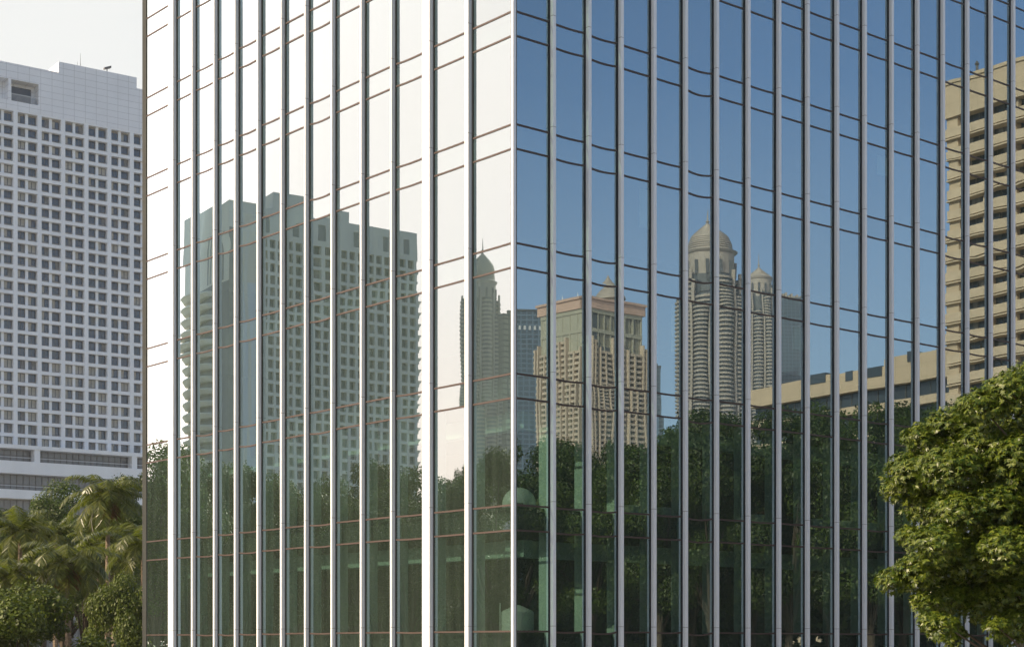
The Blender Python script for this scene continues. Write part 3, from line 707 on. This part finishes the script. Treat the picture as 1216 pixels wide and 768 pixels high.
# ---------------------------------------------------------------- foliage helpers
def quads_mesh(name, C, A, B, mt, verts_per=4):
    """C centre, A half axis along leaf, B half axis across; pointed leaf of 4 corners"""
    n = len(C); V = np.empty((n, 4, 3)); V[:, 0] = C - A; V[:, 1] = C + B; V[:, 2] = C + A; V[:, 3] = C - B
    me = bpy.data.meshes.new(name); me.vertices.add(n * 4); me.vertices.foreach_set('co', V.reshape(-1))
    me.loops.add(n * 4); me.loops.foreach_set('vertex_index', np.arange(n * 4)); me.polygons.add(n)
    me.polygons.foreach_set('loop_start', np.arange(0, n * 4, 4)); me.polygons.foreach_set('loop_total', np.full(n, 4))
    me.materials.append(mt); me.update(); me.validate(); return me
def unit(a): return a / np.maximum(1e-9, np.linalg.norm(a, axis=-1, keepdims=True))
def leaf_cloud(centres, radii, n_per, size, flat=.75, rng=RNG, up=.35):
    """leaves scattered over the skins of clumps"""
    Cs, As, Bs = [], [], []
    for c, r in zip(centres, radii):
        n = int(n_per * (r / np.mean(radii)) ** 2)
        d = unit(rng.normal(size=(n, 3))); rr = r * (1 - .45 * rng.random(n) ** 1.6)
        p = c + d * rr[:, None] * np.array([1, 1, flat]) + rng.normal(size=(n, 3)) * r * .07
        nrm_ = unit(d + np.array([0, 0, up]) + rng.normal(size=(n, 3)) * .55)
        a = unit(np.cross(nrm_, rng.normal(size=(n, 3)))); b_ = np.cross(nrm_, a)
        s = size * (.6 + .8 * rng.random(n))[:, None]
        Cs.append(p); As.append(a * s); Bs.append(b_ * s * .62)
    return np.vstack(Cs), np.vstack(As), np.vstack(Bs)
def crown_clumps(R, H, z0, n, rng):
    cs, rs = [], []
    for i in range(n):
        q = rng.random(); a = rng.random() * 6.283; zf_ = q
        rad_ = R * math.sqrt(max(0, 1 - (2 * zf_ - .85) ** 2 / 1.35)) * (.35 + .62 * rng.random() ** .5)
        cs.append([rad_ * math.cos(a), rad_ * math.sin(a), z0 + H * zf_]); rs.append(R * rng.uniform(.20, .36))
    return np.array(cs), np.array(rs)
def branches(b, base_z, cs, rs, r0, rng, n=9, lean=(0, 0)):
    """tapered trunk with limbs that reach into the clumps"""
    fork = base_z; b.tube((0, 0, -.3), (lean[0] * .4, lean[1] * .4, fork * .5), r0 * 1.25, r0, 9); b.tube((lean[0] * .4, lean[1] * .4, fork * .5), (lean[0], lean[1], fork), r0, r0 * .8, 9)
    for i in rng.choice(len(cs), min(n, len(cs)), replace=False):
        c = cs[i]; m = np.array([c[0] * .45 + lean[0] * .5, c[1] * .45 + lean[1] * .5, fork + (c[2] - fork) * .45 + .5])
        b.tube((lean[0], lean[1], fork * rng.uniform(.7, 1)), m, r0 * .5, r0 * .3, 6); b.tube(m, c, r0 * .3, r0 * .08, 5)
VAR = []
def tree_variant(R, H, z0, ncl, nper, size, mt, seed, r0=.28):
    rng = np.random.default_rng(seed); cs, rs = crown_clumps(R, H, z0, ncl, rng)
    C_, A_, B_ = leaf_cloud(cs, rs, nper, size, rng=rng); me = quads_mesh('crown', C_, A_, B_, mt)
    b = MB(); branches(b, z0 * .85, cs, rs, r0, rng, 11); tm = b.mesh('trunk', [M['bark']], flip=False)
    return me, tm, z0 + H * 1.08
for i in range(5):
    VAR.append(tree_variant(4.6, 9.0, 6.6, 34, 1150, .095, M['leafA'] if i % 2 else M['leafB'], 20 + i))
RV = [tree_variant(4.0, 6.2, .9, 40, 900, .10, leafmat('leaf_bright_green', (.05, .095, .010), (.16, .22, .015), .22, col2=(.12, .155, .018)), 60, .2)]
SH = [tree_variant(2.2, 2.8, .5, 22, 240, .14, M['leafA'], 40, .08), tree_variant(2.4, 3.2, .4, 22, 240, .14, M['leafB'], 41, .08)]
def tree(px, top, Y, n, var, label, cat='tree', group='trees', name='broadleaf_tree', wid=1.0, src=None):
    p = at(px, Y); zt_ = ZC + (HY - top) / F * Y
    if n is not None: p = mir(p, n)
    cr, tr, h = src or (VAR if cat == 'tree' else SH)[var]
    s = zt_ / h; t = thing(name, label, cat, loc=(p[0], p[1], 0), group=group)
    t.scale = (s * wid, s * wid, s); t.rotation_euler = (0, 0, random.random() * 6.28)
    link('crown', cr, t); link('trunk', tr, t); return t

# trees mirrored in the right glass
RT = [(612, 517, 92), (655, 524, 100), (700, 518, 93), (742, 522, 102), (783, 508, 92), (822, 502, 97), (846, 490, 92), (893, 492, 99), (938, 480, 93), (985, 476, 97), (1033, 478, 93), (1075, 485, 99), (1120, 480, 94), (1165, 478, 99), (1212, 474, 94)]
nm = ['first', 'second', 'third', 'fourth', 'fifth', 'sixth', 'seventh', 'eighth', 'ninth', 'tenth', 'eleventh', 'twelfth', 'thirteenth', 'fourteenth', 'fifteenth', 'sixteenth']
for i, (px, top, Y) in enumerate(RT):
    tree(px, top, Y, NR, i % 5, 'dark leafy tree reflected in the right face, front row, %s from the corner' % nm[i], group='trees reflected in the right face', wid=.82)
for i, px in enumerate(range(600, 1260, 52)):
    tree(px, 548 - i * 2, 116, NR, (i + 2) % 5, 'shaded tree behind the front row in the right glass face, %s from the corner' % nm[i], group='back row of trees in the right face', wid=1.05)
for i, px in enumerate(range(600, 1260, 60)):
    tree(px, 700, 112, NR, i % 2, 'dark shrub under the trees reflected in the right face, %s from the corner' % nm[i], 'shrub', 'shrubs reflected in the right face', 'shrub', 1.1)
# unseen grove added south-east of the office to shade the trees that the right face mirrors
for i, (x, y, h_) in enumerate(((25, 34, 1.35), (31, 33, 1.4), (28, 28, 1.45), (35, 30, 1.4), (27, 22, 1.5), (34, 23, 1.4), (40, 32, 1.3), (31, 15, 1.5))):
    t = thing('broadleaf_tree', 'tall leafy tree of the unseen grove added for shade right of the viewer, %s by distance' % nm[i], 'tree', loc=(x, y, 0), group='added shade grove, right of the viewer')
    t.scale = (h_ * .95, h_ * .95, h_); t.rotation_euler = (0, 0, i * 1.3); cr, tr, h0 = VAR[i % 5]; link('crown', cr, t); link('trunk', tr, t)
# trees mirrored in the left glass
LT = [(590, 536, 97), (566, 541, 104), (530, 571, 110), (513, 566, 104), (485, 552, 97), (450, 550, 103), (418, 560, 96), (384, 574, 101), (352, 570, 95), (318, 562, 102), (287, 560, 96), (256, 548, 101), (228, 540, 96), (186, 522, 90)]
for i, (px, top, Y) in enumerate(LT):
    tree(px, top, Y, NL, (i + 1) % 5, 'green tree reflected in the left glass face, %s from the corner' % nm[i], group='trees reflected in the left face', wid=.7 if i in (2, 3) else .85)
tree(548, 549, 130, NL, 3, 'thin tree standing apart against the pale sky in the left face', group='trees reflected in the left face', wid=.30)
for i, px in enumerate(range(180, 610, 56)):
    tree(px, 598, 118, NL, (i + 3) % 5, 'shaded tree low behind the others in the left glass face, %s from the left end' % nm[i], group='back row of trees in the left face', wid=1.15)
for i, px in enumerate(range(180, 620, 60)):
    tree(px, 705, 112, NL, i % 2, 'dark shrub under the trees reflected in the left face, %s from the left end' % nm[i], 'shrub', 'shrubs reflected in the left face', 'shrub', 1.1)
# sunlit garden wall behind the right-hand trees
gw = Frame(at(985, 122), (.9, .2), NR)
b = MB(); b.box(0, gw.u(1216), -.3, 0, 0, ZC + 22 / F * 122); b.box(-.1, gw.u(1216) + .1, -.4, .1, ZC + 22 / F * 122, ZC + 24 / F * 122)
o = tag(link('garden_wall', b.mesh('garden_wall', [M['beige']], gw.s), None, (gw.ro[0], gw.ro[1], 0), gw.ang), 'low beige garden wall under the trees reflected in the right face', 'wall')

# ---------------------------------------------------------------- the garden on the left, seen directly
DT = [(100, 566, 165, 2, 1.0, 'broad green tree behind the tall coconut palm, under the hotel podium'),
      (52, 585, 160, 0, .9, 'round green tree left of the tall coconut palm, covering the lowest hotel band'),
      (8, 606, 158, 1, 1.0, 'dark green tree at the left edge of the photo below the hotel'),
      (166, 560, 150, 3, .8, 'green tree touching the edge of the glass building behind the palms'),
      (138, 600, 140, 4, 1.1, 'dark tree directly behind the crown of the tall palm'),
      (75, 622, 138, 2, 1.2, 'dark tree between the tall palm and the drooping palm'),
      (28, 640, 140, 3, 1.2, 'dark shaded tree behind the left edge palms'),
      (150, 640, 128, 0, 1.1, 'dark shaded tree behind the clipped round tree'),
      (100, 660, 126, 1, 1.1, 'shaded tree low behind the drooping palm'),
      (10, 668, 124, 4, 1.1, 'shaded tree low at the left edge'),
      (148, 690, 95, 9, .58, 'bright round tree beside the glass building in front of the palms'),
      (26, 703, 75, 9, 1.05, 'large bright green tree filling the bottom left corner')]
for px, top, Y, v, wd, lb in DT: tree(px, top, Y, None, v % 5, lb, group='garden trees at the left', wid=wd, src=RV[0] if v == 9 else None)
def palm(px, cy, Y, L, label, nf=24, seed=0, skirt=True, lean=0):
    L *= 1.12
    rng = np.random.default_rng(seed); p = at(px, Y); zt_ = ZC + (HY - cy) / F * Y
    t = thing('coconut_palm', label, 'palm tree', loc=(p[0], p[1], 0), group='coconut palms in the garden')
    b = MB(); pts = [(lean * (1 - q) ** 2, 0, zt_ * q) for q in np.linspace(0, 1, 9)]; rr = np.linspace(.23, .13, 9)
    for i in range(8): b.tube(pts[i], pts[i + 1], rr[i] * (1.15 if i == 0 else 1), rr[i + 1], 8)
    for i in range(40): q = i / 40; b.lathe([(.13 + .1 * (1 - q), zt_ * q), (.155 + .1 * (1 - q), zt_ * q + .06), (.13 + .1 * (1 - q), zt_ * q + .1)], lean * (1 - q) ** 2, 0, 8)
    link('trunk', b.mesh('trunk', [M['palmbark']], flip=False), t)
    C_, A_, B_ = [], [], []
    for i in range(nf):
        a = i * 2.4 + rng.uniform(-.2, .2); e0 = 1.35 - 1.75 * (i / nf) + rng.uniform(-.12, .12); Lf = L * rng.uniform(.85, 1.1)
        pos = np.array([0, 0, zt_]); ang = e0; ns = 16; hd = np.array([math.cos(a), math.sin(a), 0]); pv = pos.copy(); sb = MB()
        dr = rng.uniform(1.5, 2.3)
        for s_ in range(ns):
            q = s_ / ns; ang = e0 - dr * q ** 1.3; d = hd * math.cos(ang) + np.array([0, 0, math.sin(ang)]); nx = pos + d * Lf / ns
            side = np.array([-math.sin(a), math.cos(a), 0]); upv = np.cross(side, d) * -1
            C_.append((pos + nx) / 2); A_.append(d * Lf / ns * .6); B_.append(side * .035)
            if s_ > 0:
                for z_ in range(3):
                    for sg in (-1, 1):
                        ll = L * .27 * math.sin(math.pi * min(1, .15 + q * .83)) ** .6 * rng.uniform(.85, 1.1)
                        ld = unit(side * sg * .85 + d * .45 + np.array([0, 0, -1]) * rng.uniform(.35, .9))
                        c0 = pos + (nx - pos) * (z_ + .5) / 3; wv = unit(np.cross(ld, upv + rng.normal(size=3) * .3)); C_.append(c0 + ld * ll * .5); A_.append(ld * ll * .5); B_.append(wv * .045)
            pos = nx
    C_, A_, B_ = map(np.array, (C_, A_, B_)); link('fronds', quads_mesh('fronds', C_, A_, B_, M['palm']), t)
    if skirt:
        n = 320; a = rng.random(n) * 6.283; r = rng.uniform(.1, .75, n); C_ = np.stack([r * np.cos(a), r * np.sin(a), zt_ - rng.uniform(.15, 1.25, n)], 1)
        A_ = unit(np.stack([np.cos(a) * .5, np.sin(a) * .5, -1 + 0 * a], 1) + rng.normal(size=(n, 3)) * .2) * .32; B_ = unit(np.cross(A_, rng.normal(size=(n, 3)))) * .05
        link('dry_skirt', quads_mesh('dry_skirt', C_, A_, B_, M['palmdry']), t)
    n = 7; b = MB()
    for i in range(n): a = i * .9; b.lathe([(.02, -.16), (.12, -.08), (.14, 0), (.1, .1), (.02, .15)], .3 * math.cos(a), .3 * math.sin(a), 7)
    for v_ in range(len(b.v)): b.v[v_] = (b.v[v_][0], b.v[v_][1], b.v[v_][2] + zt_ - .35)
    link('coconuts', b.mesh('coconuts', [M['palmdry']], flip=False), t)
palm(128, 592, 112, 3.1, 'tallest coconut palm with an orange dry skirt, in front of the hotel podium', 26, 1)
palm(80, 672, 100, 3.2, 'drooping coconut palm with a hanging dry frond, left of the clipped round tree', 26, 2, lean=.3)
palm(24, 632, 112, 2.8, 'coconut palm near the left edge, upper of the two there', 20, 3, False)
palm(14, 686, 98, 2.6, 'coconut palm at the left edge, lower of the two there', 20, 4, False)
palm(66, 636, 122, 2.4, 'small pale palm between the tall palm and the left edge palm', 18, 5, False)
palm(118, 645, 118, 2.6, 'palm directly under the tall coconut palm, with bright fronds', 20, 6, False, lean=-.6)
palm(170, 648, 108, 3.0, 'coconut palm half hidden by the edge of the glass building', 22, 7, False)
palm(133, 668, 116, 2.6, 'low dark palm behind the clipped round tree', 20, 8, False, lean=.5)

n = 26000; a = RNG.random(n) * 6.283; r = 720 + RNG.normal(size=n) * 14; z = (8 + 5 * np.abs(np.sin(a * 37)) + 3 * np.sin(a * 91)) * RNG.random(n) ** .7
C_ = np.stack([r * np.cos(a), r * np.sin(a), z], 1); A_ = unit(RNG.normal(size=(n, 3))) * 1.7; B_ = unit(np.cross(A_, RNG.normal(size=(n, 3)))) * 1.3
tag(link('distant_treeline', quads_mesh('distant_treeline', C_, A_, B_, M['leafA'])), 'low far belt of trees along the horizon', 'trees', kind='stuff')

# ---------------------------------------------------------------- foreground tree at the right
def fore_tree():
    rng = np.random.default_rng(11); Y0 = 28.0; base = np.array([10.6, 28.4])
    clumps = [(1200, 465, 36), (1165, 482, 30), (1130, 507, 34), (1096, 520, 26), (1085, 560, 36), (1066, 580, 22), (1130, 556, 40), (1175, 530, 40), (1208, 540, 35), (1100, 598, 28), (1140, 606, 38), (1182, 600, 38), (1212, 590, 30), (1080, 636, 18), (1112, 646, 34),
              (1062, 688, 24), (1092, 676, 30), (1150, 660, 40), (1195, 652, 40), (1125, 706, 30), (1106, 738, 18), (1122, 742, 20), (1165, 712, 34), (1202, 700, 36), (1185, 744, 18), (1208, 736, 22), (1100, 715, 20)]
    cs, rs = [], []
    for px, py, r in clumps:
        Y = Y0 + rng.uniform(-1.3, .3) + (0 if px > 1100 else .6); k = Y / F
        cs.append([(px - CX) * k - base[0], Y - base[1], ZC + (HY - py) * k]); rs.append(r * k * .93)
        if px > 1075:
            Y += rng.uniform(.7, 1.3); k = Y / F; px += rng.uniform(4, 16); py += rng.uniform(2, 12)
            cs.append([(px - CX) * k - base[0], Y - base[1], ZC + (HY - py) * k]); rs.append(r * k * .95)
    for i in range(46):                                        # the rest of the crown, right of and behind what the photo shows
        a = rng.random() * 6.283; q = rng.random(); R = 2.9 * math.sqrt(max(.05, 1 - (2 * q - .9) ** 2 / 1.3)); x, y = R * math.cos(a) * rng.uniform(.5, 1), R * math.sin(a) * rng.uniform(.5, 1)
        z = 4.5 + 4.6 * q; X, Yw = x + base[0], y + base[1]; px = CX + X / Yw * F; py = HY - (z - ZC) / Yw * F
        lim = 1110 + 105 * max(0, (560 - py) / 130) ** 1.0 if py < 560 else 1115
        if px < lim + 20 or py < 470 and px < 1230: continue
        cs.append([x, y, z]); rs.append(rng.uniform(.38, .6))
    cs, rs = np.array(cs), np.array(rs)
    Cc, Aa, Bb = [], [], []
    for c, r in zip(cs, rs):
        n = int(600 * (r / .48) ** 2)
        d = rng.normal(size=(n, 3)); d[:, 2] = np.where((d[:, 2] < -.25) & (rng.random(n) < .65), -d[:, 2] * .8, d[:, 2]); d = unit(d); rr = r * (1 - .35 * rng.random(n) ** 2.2)
        p = c + d * rr[:, None] * np.array([1, 1, .74]) + rng.normal(size=(n, 3)) * r * .07
        ax = unit(d + np.array([0, 0, .6]) + rng.normal(size=(n, 3)) * .35)           # whorl axis
        for q in range(n):
            t1 = unit(np.cross(ax[q], rng.normal(size=3))); t2 = np.cross(ax[q], t1); m = rng.integers(6, 10); ph = rng.random() * 6
            for j in range(m):
                a = ph + j * 6.283 / m; out_ = math.cos(a) * t1 + math.sin(a) * t2
                ld = unit(out_ * .9 + ax[q] * rng.uniform(-.1, .5) + np.array([0, 0, -.7])); L = rng.uniform(.026, .054)
                Cc.append(p[q] + ld * L * .9); Aa.append(ld * L); nn = unit(np.cross(ld, ax[q])); Bb.append(nn * L * .30)
    me = quads_mesh('crown', np.array(Cc), np.array(Aa), np.array(Bb), M['leafF'])
    t = thing('foreground_tree', 'large sunlit yellow green tree in the foreground at the right edge', 'tree', loc=(base[0], base[1], 0))
    link('crown', me, t)
    b = MB(); b.tube((.3, .2, -.2), (.15, .1, 2.2), .26, .2, 12); b.tube((.15, .1, 2.2), (0, 0, 4.4), .2, .15, 10); b.tube((0, 0, 4.4), (0, .1, 7.6), .14, .05, 8)
    for c in cs[::1]:
        if rng.random() < .25:
            z0 = min(max(2.6, c[2] - .8 - .5 * math.hypot(c[0], c[1])), 7.2); m = (c[0] * .55, c[1] * .55, z0 + (c[2] - z0) * .45 + .12); b.tube((0.05, .05, z0), m, .06, .035, 6); b.tube(m, tuple(c), .035, .01, 5)
    link('trunk', b.mesh('trunk', [M['bark']], flip=False), t)
fore_tree()
